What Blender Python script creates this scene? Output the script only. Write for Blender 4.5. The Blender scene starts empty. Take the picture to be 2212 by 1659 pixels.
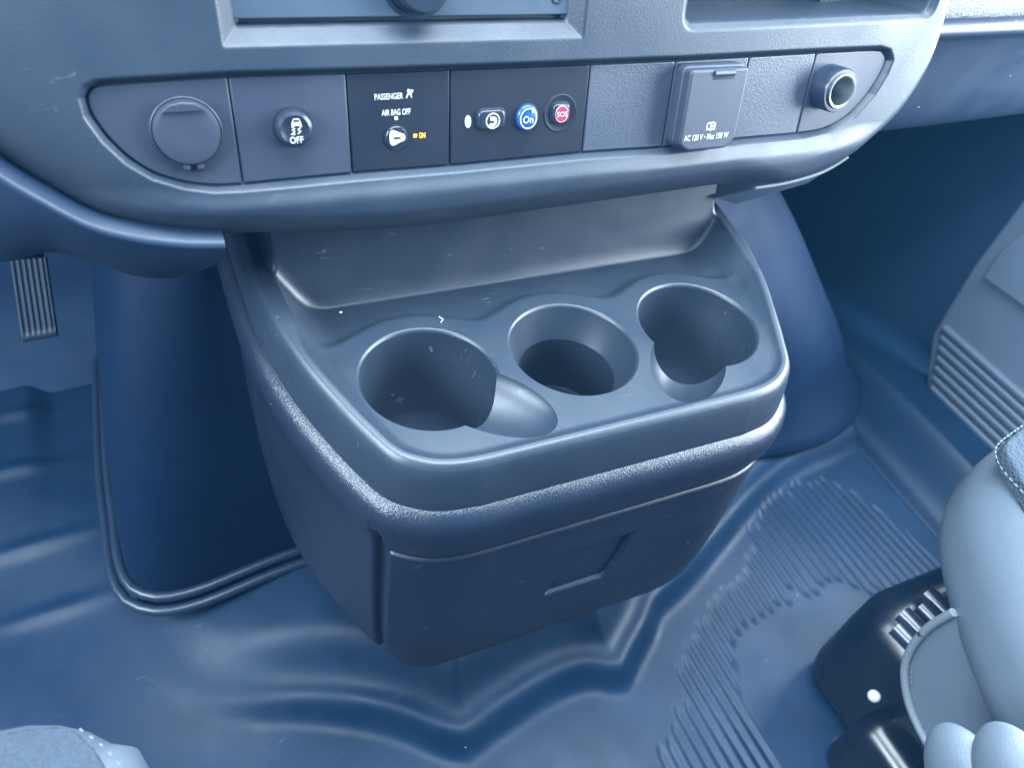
import bpy, bmesh, math, random
import numpy as np
from mathutils import Vector, Matrix
random.seed(4); rng = np.random.default_rng(4)
scene = bpy.context.scene
VEIL = .014
COL = scene.collection

# ------------------------------------------------------------------ camera
# Van axes: x to the van's right, y forward to the dash, z up; floor plateau near z = 0.05.
H = 0.75                                   # camera height above the low floor
AX = np.array([.908, .191, -.3726]); AU = np.array([.0647, .836, .545])
AX /= np.linalg.norm(AX); AU -= AX * (AU @ AX); AU /= np.linalg.norm(AU); AN = np.cross(AX, AU)
T = math.radians(13)                       # lean of the dash face
AZ = math.cos(T) * AU + math.sin(T) * AN
AY = math.sin(T) * AU - math.cos(T) * AN
cam_d = bpy.data.cameras.new('camera'); cam = bpy.data.objects.new('camera', cam_d); COL.objects.link(cam)
m = Matrix(((AX[0], AX[1], AX[2], 0), (AY[0], AY[1], AY[2], 0), (AZ[0], AZ[1], AZ[2], H), (0, 0, 0, 1)))
cam.matrix_world = m
cam_d.sensor_width = 36; cam_d.lens = 27.0; cam_d.clip_start = .01; cam_d.clip_end = 50
cam_d.dof.use_dof = True; cam_d.dof.focus_distance = .50; cam_d.dof.aperture_fstop = 7.5
scene.camera = cam
scene.view_settings.view_transform = 'Standard'; scene.view_settings.look = 'None'
scene.view_settings.exposure = 0.0; scene.view_settings.gamma = 1

# ------------------------------------------------------------------ light: day through the van's glass, two panels stretched beyond it
w = bpy.data.worlds.new('World'); scene.world = w; w.use_nodes = True
bg = w.node_tree.nodes['Background']; bg.inputs[0].default_value = (.20, .55, 1.0, 1); bg.inputs[1].default_value = .46

def area(name, loc, target, sx, sy, power, col):
    d = bpy.data.lights.new(name, 'AREA'); d.shape = 'RECTANGLE'; d.size = sx; d.size_y = sy
    d.energy = power; d.color = col
    o = bpy.data.objects.new(name, d); COL.objects.link(o)
    o.location = loc; v = Vector(target) - Vector(loc)
    o.rotation_euler = v.to_track_quat('-Z', 'Y').to_euler()
    return o
area('passenger_side_light', (1.30, .08, .84), (.30, .32, .40), 1.1, .72, 100, (.80, .92, 1.0))  # side-window daylight, stretched below the sill to brighten the tray bin wall
area('driver_window_light', (-.88, .22, .97), (.15, .32, .42), 1.0, .45, 62, (.74, .89, 1.0))
area('overhead_fill_light', (.25, .37, 1.42), (.25, .24, .50), 1.25, .88, 100, (.76, .90, 1.0))  # windscreen daylight, panel stretched back overhead for tray highlights and the door recess

# ------------------------------------------------------------------ pixel helpers (photo measured at 2212 px wide)
F = 1659.0
def ray(u, v):
    c = np.array([(u - 1106) / F, -(v - 829.5) / F, -1.0]); return np.array([c @ AX, c @ AY, c @ AZ])
def onZ(u, v, z): r = ray(u, v); return r * (z / r[2])
def onY(u, v, y): r = ray(u, v); return r * (y / r[1])
def onX(u, v, x): r = ray(u, v); return r * (x / r[0])
KP = .4146
nP = np.array([0, -math.cos(T), math.sin(T)]); eU = np.array([0, math.sin(T), math.cos(T)]); eX = np.array([1., 0, 0])
def pa(u, v, d=0.0):
    r = ray(u, v); p = r * (-(KP - d) / (r @ nP)); return np.array([p[0], p @ eU])
def PP(a, b, d=0.0):                       # point of the dash face: a across, b up the face, d towards the seats
    a = np.asarray(a, float)[..., None]; b = np.asarray(b, float)[..., None]; d = np.asarray(d, float)
    d = np.broadcast_to(d, a.shape[:-1])[..., None]
    return a * eX + b * eU + (d - KP) * nP

# ------------------------------------------------------------------ materials
def new_mat(name):
    mt = bpy.data.materials.new(name); mt.use_nodes = True
    nt = mt.node_tree; b = nt.nodes['Principled BSDF']; return mt, nt, b
def N_(nt, kind, **kw):
    n = nt.nodes.new(kind)
    for k, v in kw.items():
        if k in n.inputs: n.inputs[k].default_value = v
        else: setattr(n, k, v)
    return n
def plastic(name, col, rough=.45, grain=1500, gstr=.12, wear=0.0, dust=0.0, spec=.5, leather=0, lstr=.5, mottle=.12, weave=0):
    mt, nt, b = new_mat(name); L = nt.links
    tc = N_(nt, 'ShaderNodeTexCoord')
    b.inputs['Roughness'].default_value = rough; b.inputs['Specular IOR Level'].default_value = spec
    # colour with faint mottling
    n1 = N_(nt, 'ShaderNodeTexNoise', Scale=14.0, Detail=5.0); L.new(tc.outputs['Object'], n1.inputs['Vector'])
    mx = N_(nt, 'ShaderNodeMix', data_type='RGBA')
    mx.inputs[6].default_value = (*[c * (1 - mottle) for c in col], 1); mx.inputs[7].default_value = (*[c * (1 + mottle) for c in col], 1)
    L.new(n1.outputs['Fac'], mx.inputs[0]); out = mx.outputs[2]
    rmr = N_(nt, 'ShaderNodeMapRange'); rmr.inputs[1].default_value = .3; rmr.inputs[2].default_value = .7
    rmr.inputs[3].default_value = rough - .05; rmr.inputs[4].default_value = rough + .07
    n1b = N_(nt, 'ShaderNodeTexNoise', Scale=30.0, Detail=6.0); L.new(tc.outputs['Object'], n1b.inputs['Vector'])
    L.new(n1b.outputs['Fac'], rmr.inputs[0]); L.new(rmr.outputs[0], b.inputs['Roughness'])
    if wear:                                # pale scuffs: thin broken streaks
        mp = N_(nt, 'ShaderNodeMapping'); mp.inputs['Rotation'].default_value = (.3, .5, .7); mp.inputs['Scale'].default_value = (60, 330, 150)
        L.new(tc.outputs['Object'], mp.inputs[0])
        v = N_(nt, 'ShaderNodeTexNoise', Scale=1.0, Detail=3.0, Distortion=1.2); L.new(mp.outputs[0], v.inputs['Vector'])
        r = N_(nt, 'ShaderNodeMapRange'); r.inputs[1].default_value = .665; r.inputs[2].default_value = .72; L.new(v.outputs['Fac'], r.inputs[0])
        mk = N_(nt, 'ShaderNodeTexNoise', Scale=17.0, Detail=2.0); L.new(tc.outputs['Object'], mk.inputs['Vector'])
        r2 = N_(nt, 'ShaderNodeMapRange'); r2.inputs[1].default_value = .47; r2.inputs[2].default_value = .62; L.new(mk.outputs['Fac'], r2.inputs[0])
        mu = N_(nt, 'ShaderNodeMath', operation='MULTIPLY'); L.new(r.outputs[0], mu.inputs[0]); L.new(r2.outputs[0], mu.inputs[1])
        mu2 = N_(nt, 'ShaderNodeMath', operation='MULTIPLY'); L.new(mu.outputs[0], mu2.inputs[0]); mu2.inputs[1].default_value = wear
        m2 = N_(nt, 'ShaderNodeMix', data_type='RGBA'); L.new(mu2.outputs[0], m2.inputs[0]); L.new(out, m2.inputs[6])
        m2.inputs[7].default_value = (.36, .44, .55, 1); out = m2.outputs[2]
    if dust:                                # specks of dust
        v = N_(nt, 'ShaderNodeTexVoronoi', Scale=130.0); L.new(tc.outputs['Object'], v.inputs['Vector'])
        sp = N_(nt, 'ShaderNodeSeparateColor'); L.new(v.outputs['Color'], sp.inputs[0])
        gt = N_(nt, 'ShaderNodeMath', operation='GREATER_THAN'); L.new(sp.outputs[0], gt.inputs[0]); gt.inputs[1].default_value = 1 - dust
        ms = N_(nt, 'ShaderNodeMath', operation='MULTIPLY'); L.new(sp.outputs[1], ms.inputs[0]); ms.inputs[1].default_value = .085
        lt = N_(nt, 'ShaderNodeMath', operation='LESS_THAN'); L.new(v.outputs['Distance'], lt.inputs[0]); L.new(ms.outputs[0], lt.inputs[1])
        mu = N_(nt, 'ShaderNodeMath', operation='MULTIPLY'); L.new(gt.outputs[0], mu.inputs[0]); L.new(lt.outputs[0], mu.inputs[1])
        m2 = N_(nt, 'ShaderNodeMix', data_type='RGBA'); L.new(mu.outputs[0], m2.inputs[0]); L.new(out, m2.inputs[6])
        m2.inputs[7].default_value = (.6, .66, .72, 1); out = m2.outputs[2]
    L.new(out, b.inputs['Base Color'])
    # relief
    n2 = N_(nt, 'ShaderNodeTexNoise', Scale=float(grain), Detail=2.0); L.new(tc.outputs['Object'], n2.inputs['Vector'])
    bp = N_(nt, 'ShaderNodeBump', Strength=gstr, Distance=.0004); L.new(n2.outputs['Fac'], bp.inputs['Height'])
    last = bp
    if leather:
        wn = N_(nt, 'ShaderNodeTexNoise', Scale=leather * .5, Detail=2.0); L.new(tc.outputs['Object'], wn.inputs['Vector'])
        vm = N_(nt, 'ShaderNodeVectorMath', operation='MULTIPLY_ADD'); vm.inputs[1].default_value = (.004,) * 3
        L.new(wn.outputs['Color'], vm.inputs[0]); L.new(tc.outputs['Object'], vm.inputs[2])
        v = N_(nt, 'ShaderNodeTexVoronoi', feature='DISTANCE_TO_EDGE', Scale=float(leather)); L.new(vm.outputs[0], v.inputs['Vector'])
        r = N_(nt, 'ShaderNodeMapRange'); r.inputs[2].default_value = .22; L.new(v.outputs['Distance'], r.inputs[0])
        b2 = N_(nt, 'ShaderNodeBump', Strength=lstr, Distance=.0007); L.new(r.outputs[0], b2.inputs['Height']); L.new(bp.outputs[0], b2.inputs['Normal']); last = b2
    if weave:
        v = N_(nt, 'ShaderNodeTexVoronoi', Scale=float(weave)); L.new(tc.outputs['Object'], v.inputs['Vector'])
        b2 = N_(nt, 'ShaderNodeBump', Strength=.9, Distance=.002); L.new(v.outputs['Distance'], b2.inputs['Height']); L.new(bp.outputs[0], b2.inputs['Normal']); last = b2
    L.new(last.outputs[0], b.inputs['Normal'])
    return mt
def simple(name, col, rough=.4, metal=0, emit=0, spec=.5):
    mt, nt, b = new_mat(name)
    tc = N_(nt, 'ShaderNodeTexCoord'); n = N_(nt, 'ShaderNodeTexNoise', Scale=300.0, Detail=3.0); nt.links.new(tc.outputs['Object'], n.inputs['Vector'])
    mx = N_(nt, 'ShaderNodeMix', data_type='RGBA'); mx.inputs[6].default_value = (*[c * .9 for c in col], 1); mx.inputs[7].default_value = (*[min(1, c * 1.1) for c in col], 1)
    nt.links.new(n.outputs['Fac'], mx.inputs[0]); nt.links.new(mx.outputs[2], b.inputs['Base Color'])
    b.inputs['Roughness'].default_value = rough; b.inputs['Metallic'].default_value = metal; b.inputs['Specular IOR Level'].default_value = spec
    if emit:
        b.inputs['Emission Color'].default_value = (*col, 1); b.inputs['Emission Strength'].default_value = emit
    return mt
M = {}
M['fascia'] = plastic('fascia_plastic', (.015, .024, .040), .46, 950, .30, wear=.05, dust=.03)
M['panel'] = plastic('panel_plastic', (.020, .027, .046), .49, 1500, .22, dust=.03)
M['panel_grain'] = plastic('grained_panel_plastic', (.030, .039, .061), .42, 1100, .6, dust=.03)
M['panel_dark'] = plastic('dark_panel_plastic', (.005, .009, .018), .52, 1700, .12, dust=.02, spec=.25)
M['tray'] = plastic('tray_plastic', (.0125, .0205, .034), .40, 1500, .20, wear=.14)
M['cup_floor'] = plastic('cup_floor_rubber', (.005, .010, .020), .7, 700, .2, spec=.15)
M['cup'] = simple('cutter_plastic', (.02, .03, .05))
M['body'] = plastic('console_leather_grain', (.008, .013, .026), .32, 1500, .10, leather=560, lstr=.20, dust=.03)
M['door'] = plastic('storage_door_plastic', (.006, .0105, .022), .40, 1600, .14, wear=.12, dust=.08)
M['cover'] = plastic('engine_cover_plastic', (.0008, .009, .030), .66, 600, .2, mottle=.25, spec=.18)
M['knee'] = plastic('lower_dash_plastic', (.004, .014, .036), .50, 1200, .2, dust=.05)
M['pad'] = plastic('dash_pad_vinyl', (.028, .038, .058), .50, 900, .1, leather=420, lstr=.45)
M['mat'] = plastic('rubber_floor_mat', (.005, .019, .047), .46, 700, .30, mottle=.40, wear=.07, dust=.015, spec=.24)
M['rubber'] = simple('seal_rubber', (.012, .022, .045), .35)
M['wall'] = plastic('firewall_felt', (.003, .022, .064), .8, 400, .4, mottle=.3)
M['doortrim'] = plastic('door_trim_plastic', (.095, .12, .165), .5, 1300, .2)
M['seat'] = plastic('seat_vinyl', (.066, .085, .110), .5, 1500, .1, leather=420, lstr=.12, mottle=.05)
M['fabric'] = plastic('seat_cloth', (.036, .048, .066), .9, 900, .6, weave=380, spec=.1)
M['thread'] = simple('pale_thread', (.08, .095, .11), .7)
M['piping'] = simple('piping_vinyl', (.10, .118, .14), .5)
M['gloss'] = plastic('gloss_black_plastic', (.003, .006, .012), .26, 300, .06, dust=.04)
M['tube'] = simple('gloss_black_steel', (.01, .015, .03), .24)
M['knob'] = simple('white_nylon', (.30, .33, .33), .4)
M['white'] = simple('white_print', (.42, .44, .43), .5)
M['amber'] = simple('amber_lamp', (1.0, .38, .03), .4, emit=1.6)
M['blue'] = simple('blue_button_plastic', (.006, .06, .32), .28)
M['red'] = simple('red_print', (.40, .015, .05), .4)
M['button'] = simple('black_button_rubber', (.012, .018, .034), .30)
M['led'] = simple('grey_lamp_lens', (.35, .45, .55), .3)
M['chrome'] = simple('socket_metal', (.62, .66, .66), .30, metal=1)
M['radio'] = plastic('radio_plastic', (.038, .056, .084), .42, 1600, .08)
M['gap'] = simple('black_gap', (.004, .008, .018), .7)
M['crumb'] = simple('crumb', (.36, .34, .30), .7)
M['pedal'] = plastic('pedal_rubber', (.018, .032, .055), .6, 500, .3)

# ------------------------------------------------------------------ object helpers
ROOT = {}
def thing(name, label, cat, loc, group=None):
    o = bpy.data.objects.new(name, None); COL.objects.link(o); o.empty_display_size = .05
    o.location = (loc[0], loc[1], loc[2] + H); o['label'] = label; o['category'] = cat
    if group: o['group'] = group
    return o
def base_of(parent):
    while parent is not None and parent.parent is not None: parent = parent.parent
    return np.array(parent.location) if parent is not None else np.zeros(3)
def link(name, me, mat, parent=None, label=None):
    o = bpy.data.objects.new(name, me); COL.objects.link(o)
    if mat is not None and len(me.materials) == 0: me.materials.append(mat)
    if parent is not None: o.parent = parent
    if label: o['label'] = label
    return o
def mesh_obj(name, V, Fs, mat, parent=None, smooth=True, sharp=None, label=None):
    V = np.asarray(V, float).reshape(-1, 3) + np.array([0, 0, H]) - base_of(parent)
    me = bpy.data.meshes.new(name); me.from_pydata(V.tolist(), [], [list(map(int, f)) for f in Fs]); me.update()
    if smooth: me.polygons.foreach_set('use_smooth', [True] * len(me.polygons))
    if sharp is not None: me.set_sharp_from_angle(angle=math.radians(sharp))
    return link(name, me, mat, parent, label)
def grid_faces(ny, nx, off=0, wrap=False):
    i = np.arange(ny - 1)[:, None]; j = np.arange(nx if wrap else nx - 1)[None, :]; j2 = (j + 1) % nx
    return np.stack([i * nx + j, i * nx + j2, (i + 1) * nx + j2, (i + 1) * nx + j], -1).reshape(-1, 4) + off
def grid_obj(name, G, mat, parent=None, flip=False, wrap=False, caps=False, sharp=None, label=None):
    ny, nx, _ = G.shape; f = grid_faces(ny, nx, 0, wrap)
    if flip: f = f[:, ::-1]
    V = (G.reshape(-1, 3) + np.array([0, 0, H]) - base_of(parent))
    me = bpy.data.meshes.new(name)
    if caps:
        fl = [list(map(int, q)) for q in f]
        a = list(range(nx)); b = list(range((ny - 1) * nx, ny * nx))
        fl += [a[::-1] if not flip else a, b if not flip else b[::-1]]
        me.from_pydata(V.tolist(), [], fl)
    else:
        me.vertices.add(len(V)); me.vertices.foreach_set('co', V.astype(np.float32).ravel())
        me.loops.add(len(f) * 4); me.loops.foreach_set('vertex_index', f.astype(np.int32).ravel())
        me.polygons.add(len(f)); me.polygons.foreach_set('loop_start', np.arange(len(f), dtype=np.int32) * 4)
        me.update(calc_edges=True)
    me.validate(); me.polygons.foreach_set('use_smooth', [True] * len(me.polygons)); me.update()
    if sharp is not None: me.set_sharp_from_angle(angle=math.radians(sharp))
    return link(name, me, mat, parent, label)
def smooth(x, a, b): t = np.clip((x - a) / (b - a), 0, 1); return t * t * (3 - 2 * t)
def smin(a, b, k): h = np.clip(.5 + .5 * (b - a) / k, 0, 1); return b * (1 - h) + a * h - k * h * (1 - h)
def seg_dist(px, py, poly, closed=False):
    P = np.asarray(poly, float); d = np.full(px.shape, 1e9)
    n = len(P) if closed else len(P) - 1
    for i in range(n):
        a = P[i]; b = P[(i + 1) % len(P)]; ex, ey = b - a; L = ex * ex + ey * ey + 1e-18
        t = np.clip(((px - a[0]) * ex + (py - a[1]) * ey) / L, 0, 1)
        d = np.minimum(d, (px - a[0] - t * ex) ** 2 + (py - a[1] - t * ey) ** 2)
    return np.sqrt(d)
def inside(px, py, poly):
    P = np.asarray(poly, float); c = np.zeros(px.shape, bool)
    for i in range(len(P)):
        a = P[i]; b = P[i - 1]
        cond = ((a[1] > py) != (b[1] > py)) & (px < (b[0] - a[0]) * (py - a[1]) / (b[1] - a[1] + 1e-18) + a[0])
        c ^= cond
    return c
def sdf(px, py, poly): d = seg_dist(px, py, poly, True); return np.where(inside(px, py, poly), -d, d)
def spline(P, n=200, closed=False):        # Catmull-Rom, resampled to equal steps
    P = np.asarray(P, float); k = len(P); out = []
    R = range(k if closed else k - 1)
    for i in R:
        if closed: p0, p1, p2, p3 = P[i - 1], P[i], P[(i + 1) % k], P[(i + 2) % k]
        else: p0, p1, p2, p3 = P[max(i - 1, 0)], P[i], P[i + 1], P[min(i + 2, k - 1)]
        for t in np.linspace(0, 1, 16, endpoint=False):
            out.append(.5 * ((2 * p1) + (p2 - p0) * t + (2 * p0 - 5 * p1 + 4 * p2 - p3) * t * t + (3 * p1 - p0 - 3 * p2 + p3) * t ** 3))
    out.append(P[0] if closed else P[-1]); return resample(np.array(out), n, closed)
def resample(Q, n, closed=False):
    s = np.r_[0, np.cumsum(np.linalg.norm(np.diff(Q, axis=0), axis=1))]
    q = np.linspace(0, s[-1], n, endpoint=not closed)
    return np.stack([np.interp(q, s, Q[:, k]) for k in range(Q.shape[1])], 1)
def area2(P): x, y = P[:, 0], P[:, 1]; return .5 * np.sum(x * np.roll(y, -1) - y * np.roll(x, -1))
def offset_poly(P, o):                     # CCW polygon, o > 0 grows
    P = np.asarray(P, float); a = P - np.roll(P, 1, 0); b = np.roll(P, -1, 0) - P
    na = np.stack([a[:, 1], -a[:, 0]], 1); nb = np.stack([b[:, 1], -b[:, 0]], 1)
    na /= np.linalg.norm(na, axis=1)[:, None] + 1e-12; nb /= np.linalg.norm(nb, axis=1)[:, None] + 1e-12
    n = na + nb; n /= np.maximum(np.sum(n * na, 1), .35)[:, None]; 
    return P + o * n
def ccw(P): P = np.asarray(P, float); return P if area2(P) > 0 else P[::-1]
def rounded(P, r, n=5):                    # round the corners of a polygon
    P = ccw(P); out = []
    rr = r if hasattr(r, '__len__') else [r] * len(P)
    for i in range(len(P)):
        a, b, c = P[i - 1], P[i], P[(i + 1) % len(P)]
        u = (a - b) / np.linalg.norm(a - b); v = (c - b) / np.linalg.norm(c - b)
        for t in np.linspace(0, 1, n):
            p = b + u * rr[i] * (1 - t) ** 2 + v * rr[i] * t ** 2; out.append(p)
    return np.array(out)
def plate(name, P, d0, d1, mat, parent, bevel=.0006, frame=PP, label=None, dome=0.0, rings=3):
    """slab on the dash face with a rounded front edge: outline P, back at d0, front at d1"""
    P = ccw(P); R = []; n = len(P)
    R.append(frame(P[:, 0], P[:, 1], d0)); 
    for t in np.linspace(0, 1, rings + 1):
        an = t * math.pi / 2; q = offset_poly(P, -bevel * (1 - math.cos(an))); R.append(frame(q[:, 0], q[:, 1], d1 - bevel + bevel * math.sin(an)))
    c = P.mean(0)
    if not dome and bevel > .00025: q = offset_poly(P, -bevel - .0003); R.append(frame(q[:, 0], q[:, 1], d1))
    if dome:
        q0 = offset_poly(P, -bevel)
        for f in (.75, .5, .25, .05):
            q = c + (q0 - c) * f; R.append(frame(q[:, 0], q[:, 1], d1 + dome * (1 - f * f)))
    G = np.array(R); fs = grid_faces(len(R), n, 0, True).tolist(); fs.append(list(range((len(R) - 1) * n, len(R) * n)))
    return mesh_obj(name, G, fs, mat, parent, True, 40, label)
def circle(c, r, n=40, ry=None, rot=0):
    t = np.linspace(0, 2 * math.pi, n, endpoint=False); x = r * np.cos(t); y = (ry or r) * np.sin(t)
    return np.stack([c[0] + x * math.cos(rot) - y * math.sin(rot), c[1] + x * math.sin(rot) + y * math.cos(rot)], 1)
def ringplate(name, c, r0, r1, d, mat, parent, n=40, ry=1.0, th=.0002):
    o = circle(c, r1, n, r1 * ry); i = circle(c, r0, n, r0 * ry)
    G = np.array([PP(o[:, 0], o[:, 1], d - th), PP(o[:, 0], o[:, 1], d), PP(i[:, 0], i[:, 1], d), PP(i[:, 0], i[:, 1], d - th)])
    return grid_obj(name, G, mat, parent, wrap=True, sharp=30)
def lathe_P(name, c, prof, mat, parent, n=48, cap=True, label=None, sharp=35):
    """surface of revolution on the dash face; prof = [(radius, d), ...]"""
    G = []
    for r, d in prof: q = circle(c, max(r, 1e-5), n); G.append(PP(q[:, 0], q[:, 1], d))
    return grid_obj(name, np.array(G), mat, parent, wrap=True, sharp=sharp, label=label)
def tube(name, pts, r, mat, parent=None, n=10, label=None, res=None, flat=1.0):
    P = np.asarray(pts, float); P = spline(P, res) if res else P
    r = np.broadcast_to(np.asarray(r, float), (len(P),))
    t = np.gradient(P, axis=0); t /= np.linalg.norm(t, axis=1)[:, None] + 1e-12
    up = np.array([0, 0, 1.]); G = []
    for p, d, rr in zip(P, t, r):
        s = np.cross(d, up); s = s / np.linalg.norm(s) if np.linalg.norm(s) > .05 else np.array([1., 0, 0]); u = np.cross(s, d)
        G.append([p + rr * (math.cos(a) * s + flat * math.sin(a) * u) for a in np.linspace(0, 2 * math.pi, n, endpoint=False)])
    return grid_obj(name, np.array(G), mat, parent, wrap=True, caps=True, sharp=50, label=label)
def text(name, s, c, h, d, mat, parent, width=None, bold=0.0, rot=0.0):
    cu = bpy.data.curves.new(name, 'FONT'); cu.body = s; cu.size = 1; cu.align_x = 'CENTER'; cu.align_y = 'CENTER'; cu.offset = bold; cu.extrude = .02
    cu.resolution_u = 4
    o = bpy.data.objects.new(name, cu); COL.objects.link(o); bpy.context.view_layer.update()
    me = bpy.data.meshes.new_from_object(o.evaluated_get(bpy.context.evaluated_depsgraph_get())); bpy.data.objects.remove(o)
    V = np.array([v.co[:] for v in me.vertices]); mn, mxx = V.min(0), V.max(0); V -= (mn + mxx) / 2
    sy = h / (mxx[1] - mn[1]); sx = (width / (mxx[0] - mn[0])) if width else sy
    x = V[:, 0] * sx; y = V[:, 1] * sy; ca, sa = math.cos(rot), math.sin(rot)
    W = PP(c[0] + x * ca - y * sa, c[1] + x * sa + y * ca, d + V[:, 2] * .004) + np.array([0, 0, H]) - base_of(parent)
    me.vertices.foreach_set('co', W.astype(np.float32).ravel()); me.update()
    me.materials.clear(); return link(name, me, mat, parent)
def stroke(pts, wd):                        # a stroked line as a polygon in the plane
    P = np.asarray(pts, float); t = np.gradient(P, axis=0); t /= np.linalg.norm(t, axis=1)[:, None]; nn = np.stack([-t[:, 1], t[:, 0]], 1)
    return np.r_[P + nn * wd / 2, (P - nn * wd / 2)[::-1]]
def prints(name, polys, d, mat, parent):    # several flat printed shapes as one printed mark
    V = []; Fs = []
    for P in polys:
        P = ccw(P); k = len(V); n = len(P)
        V += PP(P[:, 0], P[:, 1], d).tolist() + PP(P[:, 0], P[:, 1], d - .0002).tolist()
        Fs.append(list(range(k, k + n))); Fs += [[k + i, k + n + i, k + n + (i + 1) % n, k + (i + 1) % n] for i in range(n)]
    return mesh_obj(name, V, Fs, mat, parent, False)
def rbox(name, lo, hi, r, mat, parent=None, n=7, warp=None, label=None, p=None):
    """box with rounded edges (radius r): an even grid on each face, pulled on to the rounded shape"""
    lo = np.array(lo, float); hi = np.array(hi, float); c = (lo + hi) / 2; h = (hi - lo) / 2; r = min(r, h.min() * .999)
    bm = bmesh.new(); 
    def axis_vals(hh): 
        inner = hh - r; a = np.linspace(-math.pi / 4, math.pi / 4, 2 * n + 1)
        k = r * np.tan(np.linspace(0, math.pi / 4, n + 1)); m_ = max(2, int(inner * 2 / .03) + 1)
        v = np.r_[-hh + 0 * 0, [], ]; 
        return np.unique(np.round(np.r_[-(inner + k)[::-1], np.linspace(-inner, inner, m_), inner + k], 7))
    vals = [axis_vals(x) for x in h]; vid = {}
    def vert(q):
        key = tuple(np.round(q, 6))
        if key not in vid:
            q = np.array(q); core = np.clip(q, -(h - r), h - r); dlt = q - core; L = np.linalg.norm(dlt)
            pnt = core + dlt / L * r if L > 1e-9 else q
            vid[key] = bm.verts.new(c + pnt)
        return vid[key]
    for ax in range(3):
        b_, c_ = (ax + 1) % 3, (ax + 2) % 3
        for s in (-1, 1):
            A = vals[b_]; B = vals[c_]
            for i in range(len(A) - 1):
                for j in range(len(B) - 1):
                    qs = []
                    for (x, y) in ((A[i], B[j]), (A[i + 1], B[j]), (A[i + 1], B[j + 1]), (A[i], B[j + 1])):
                        q = np.zeros(3); q[ax] = s * h[ax]; q[b_] = x; q[c_] = y; qs.append(vert(q))
                    if s < 0: qs = qs[::-1]
                    if len(set(qs)) == 4: bm.faces.new(qs)
    me = bpy.data.meshes.new(name); bm.to_mesh(me); bm.free()
    V = np.array([v.co[:] for v in me.vertices])
    if warp is not None: V = warp(V)
    V = V + np.array([0, 0, H]) - base_of(parent)
    me.vertices.foreach_set('co', V.astype(np.float32).ravel()); me.polygons.foreach_set('use_smooth', [True] * len(me.polygons)); me.update()
    return link(name, me, mat, parent, label)

# ================================================================== FLOOR (structure)
ZF, ZP = -.750, -.700
ridge_px = [(-260, 1130), (-120, 1180), (60, 1230), (200, 1300), (270, 1385), (330, 1450), (400, 1490), (500, 1508), (700, 1510), (850, 1535), (960, 1578), (1010, 1585), (1060, 1545),
            (1180, 1470), (1260, 1438), (1310, 1440), (1340, 1448), (1365, 1400), (1400, 1335), (1420, 1285), (1480, 1230), (1560, 1140), (1640, 1050), (1720, 985), (1800, 950), (1850, 925)]
rp = np.array([onZ(u, v, -.728)[:2] for u, v in ridge_px])
rp = spline(rp, 90)
ridge_poly = np.r_[rp, [[.86, .9], [-.6, .9]]]
xs = np.arange(-.62, 1.16, .0021); ys = np.arange(-.32, .86, .0042)
GX, GY = np.meshgrid(xs, ys)
sd = sdf(GX, GY, ridge_poly)                # negative on the raised apron in front of the engine cover
wl = smooth(GX, -.10, .10)                    # crisp under the console, soft towards the driver
st_ = lambda a, b: smooth(-sd, a, b)
sharp_ = .022 * st_(-.017, .005) + .0030 * np.exp(-((sd - .000) / .006) ** 2) + .030 * st_(.016, .060)
soft_ = .030 * st_(-.07, .09)
fz = ZF + soft_ * (1 - wl) + sharp_ * wl
def blur(A, n):
    for ax in (0, 1):
        for _ in range(2):
            A = sum(np.roll(A, k_, ax) for k_ in range(-n, n + 1)) / (2 * n + 1)
    return A
fz = blur(fz, 1)
# sill side on the right
sx_ = .835 + .02 * (GY < -9)
fz += .055 * smooth(GX, .850, .900) - .016 * np.exp(-((GX - .838) / .009) ** 2) * smooth(GY, -.1, .1)
# soft swells of a moulded mat
fz += .004 * np.sin(GX * 9 + 1) * np.sin(GY * 7 + .5) + .003 * np.sin(GX * 17 + GY * 13)
# small pressed features in the driver's footwell
for (u, v, L, a) in [(60, 1040, .035, .006), (80, 1190, .05, .005), (110, 1320, .05, .004), (60, 930, .03, .005)]:
    c = onZ(u, v, -.74); fz += a * np.exp(-((GX - c[0]) / L) ** 2) * np.exp(-((GY - c[1]) / .008) ** 2)
c = onZ(30, 1000, -.745); fz += .012 * smooth(c[0] - GX, -.05, -.02) * smooth(GY, c[1] - .12, c[1] + .12) * (GX < .1)
# ribs
outer_px = [(1637, 1072), (1605, 1223), (1522, 1322), (1480, 1384), (1470, 1452), (1470, 1530), (1439, 1593), (1400, 1690), (1720, 1800), (1683, 1633), (1647, 1567), (1612, 1502),
            (1590, 1418), (1599, 1370), (1639, 1326), (1678, 1304), (1718, 1282), (1810, 1269), (1889, 1282), (1990, 1330), (2060, 1250), (1900, 1090), (1780, 1030)]
zone = np.array([onZ(u, v, ZF)[:2] for u, v in outer_px])
pitch = .0128; idx = np.floor(GX / pitch); jit = (np.sin(idx * 12.99) * 43758.5) % 1.0
sz = sdf(GX, GY + (jit - .5) * .016, zone)
ribprof = smooth(np.abs((GX / pitch) % 1.0 - .5), .12, .34)
fz += -.0025 * (1 - ribprof) * smooth(-sz, 0, .004)
floor = grid_obj('floor', np.stack([GX, GY, fz], -1), M['mat']); floor['kind'] = 'structure'
floor['label'] = 'blue grey moulded rubber floor mat with a ribbed heel area'
floor.select_set(False)

# firewall beyond the pedals and under the dash
wx = np.linspace(-.75, 1.16, 60); wz = np.linspace(-.80, .02, 40); WX, WZ = np.meshgrid(wx, wz)
WY = .83 + .02 * np.sin(WX * 6) * np.cos(WZ * 9) - .12 * smooth(-WZ, .62, .80)
o = grid_obj('firewall', np.stack([WX, WY, WZ], -1), M['wall'], flip=False); o['kind'] = 'structure'

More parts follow.
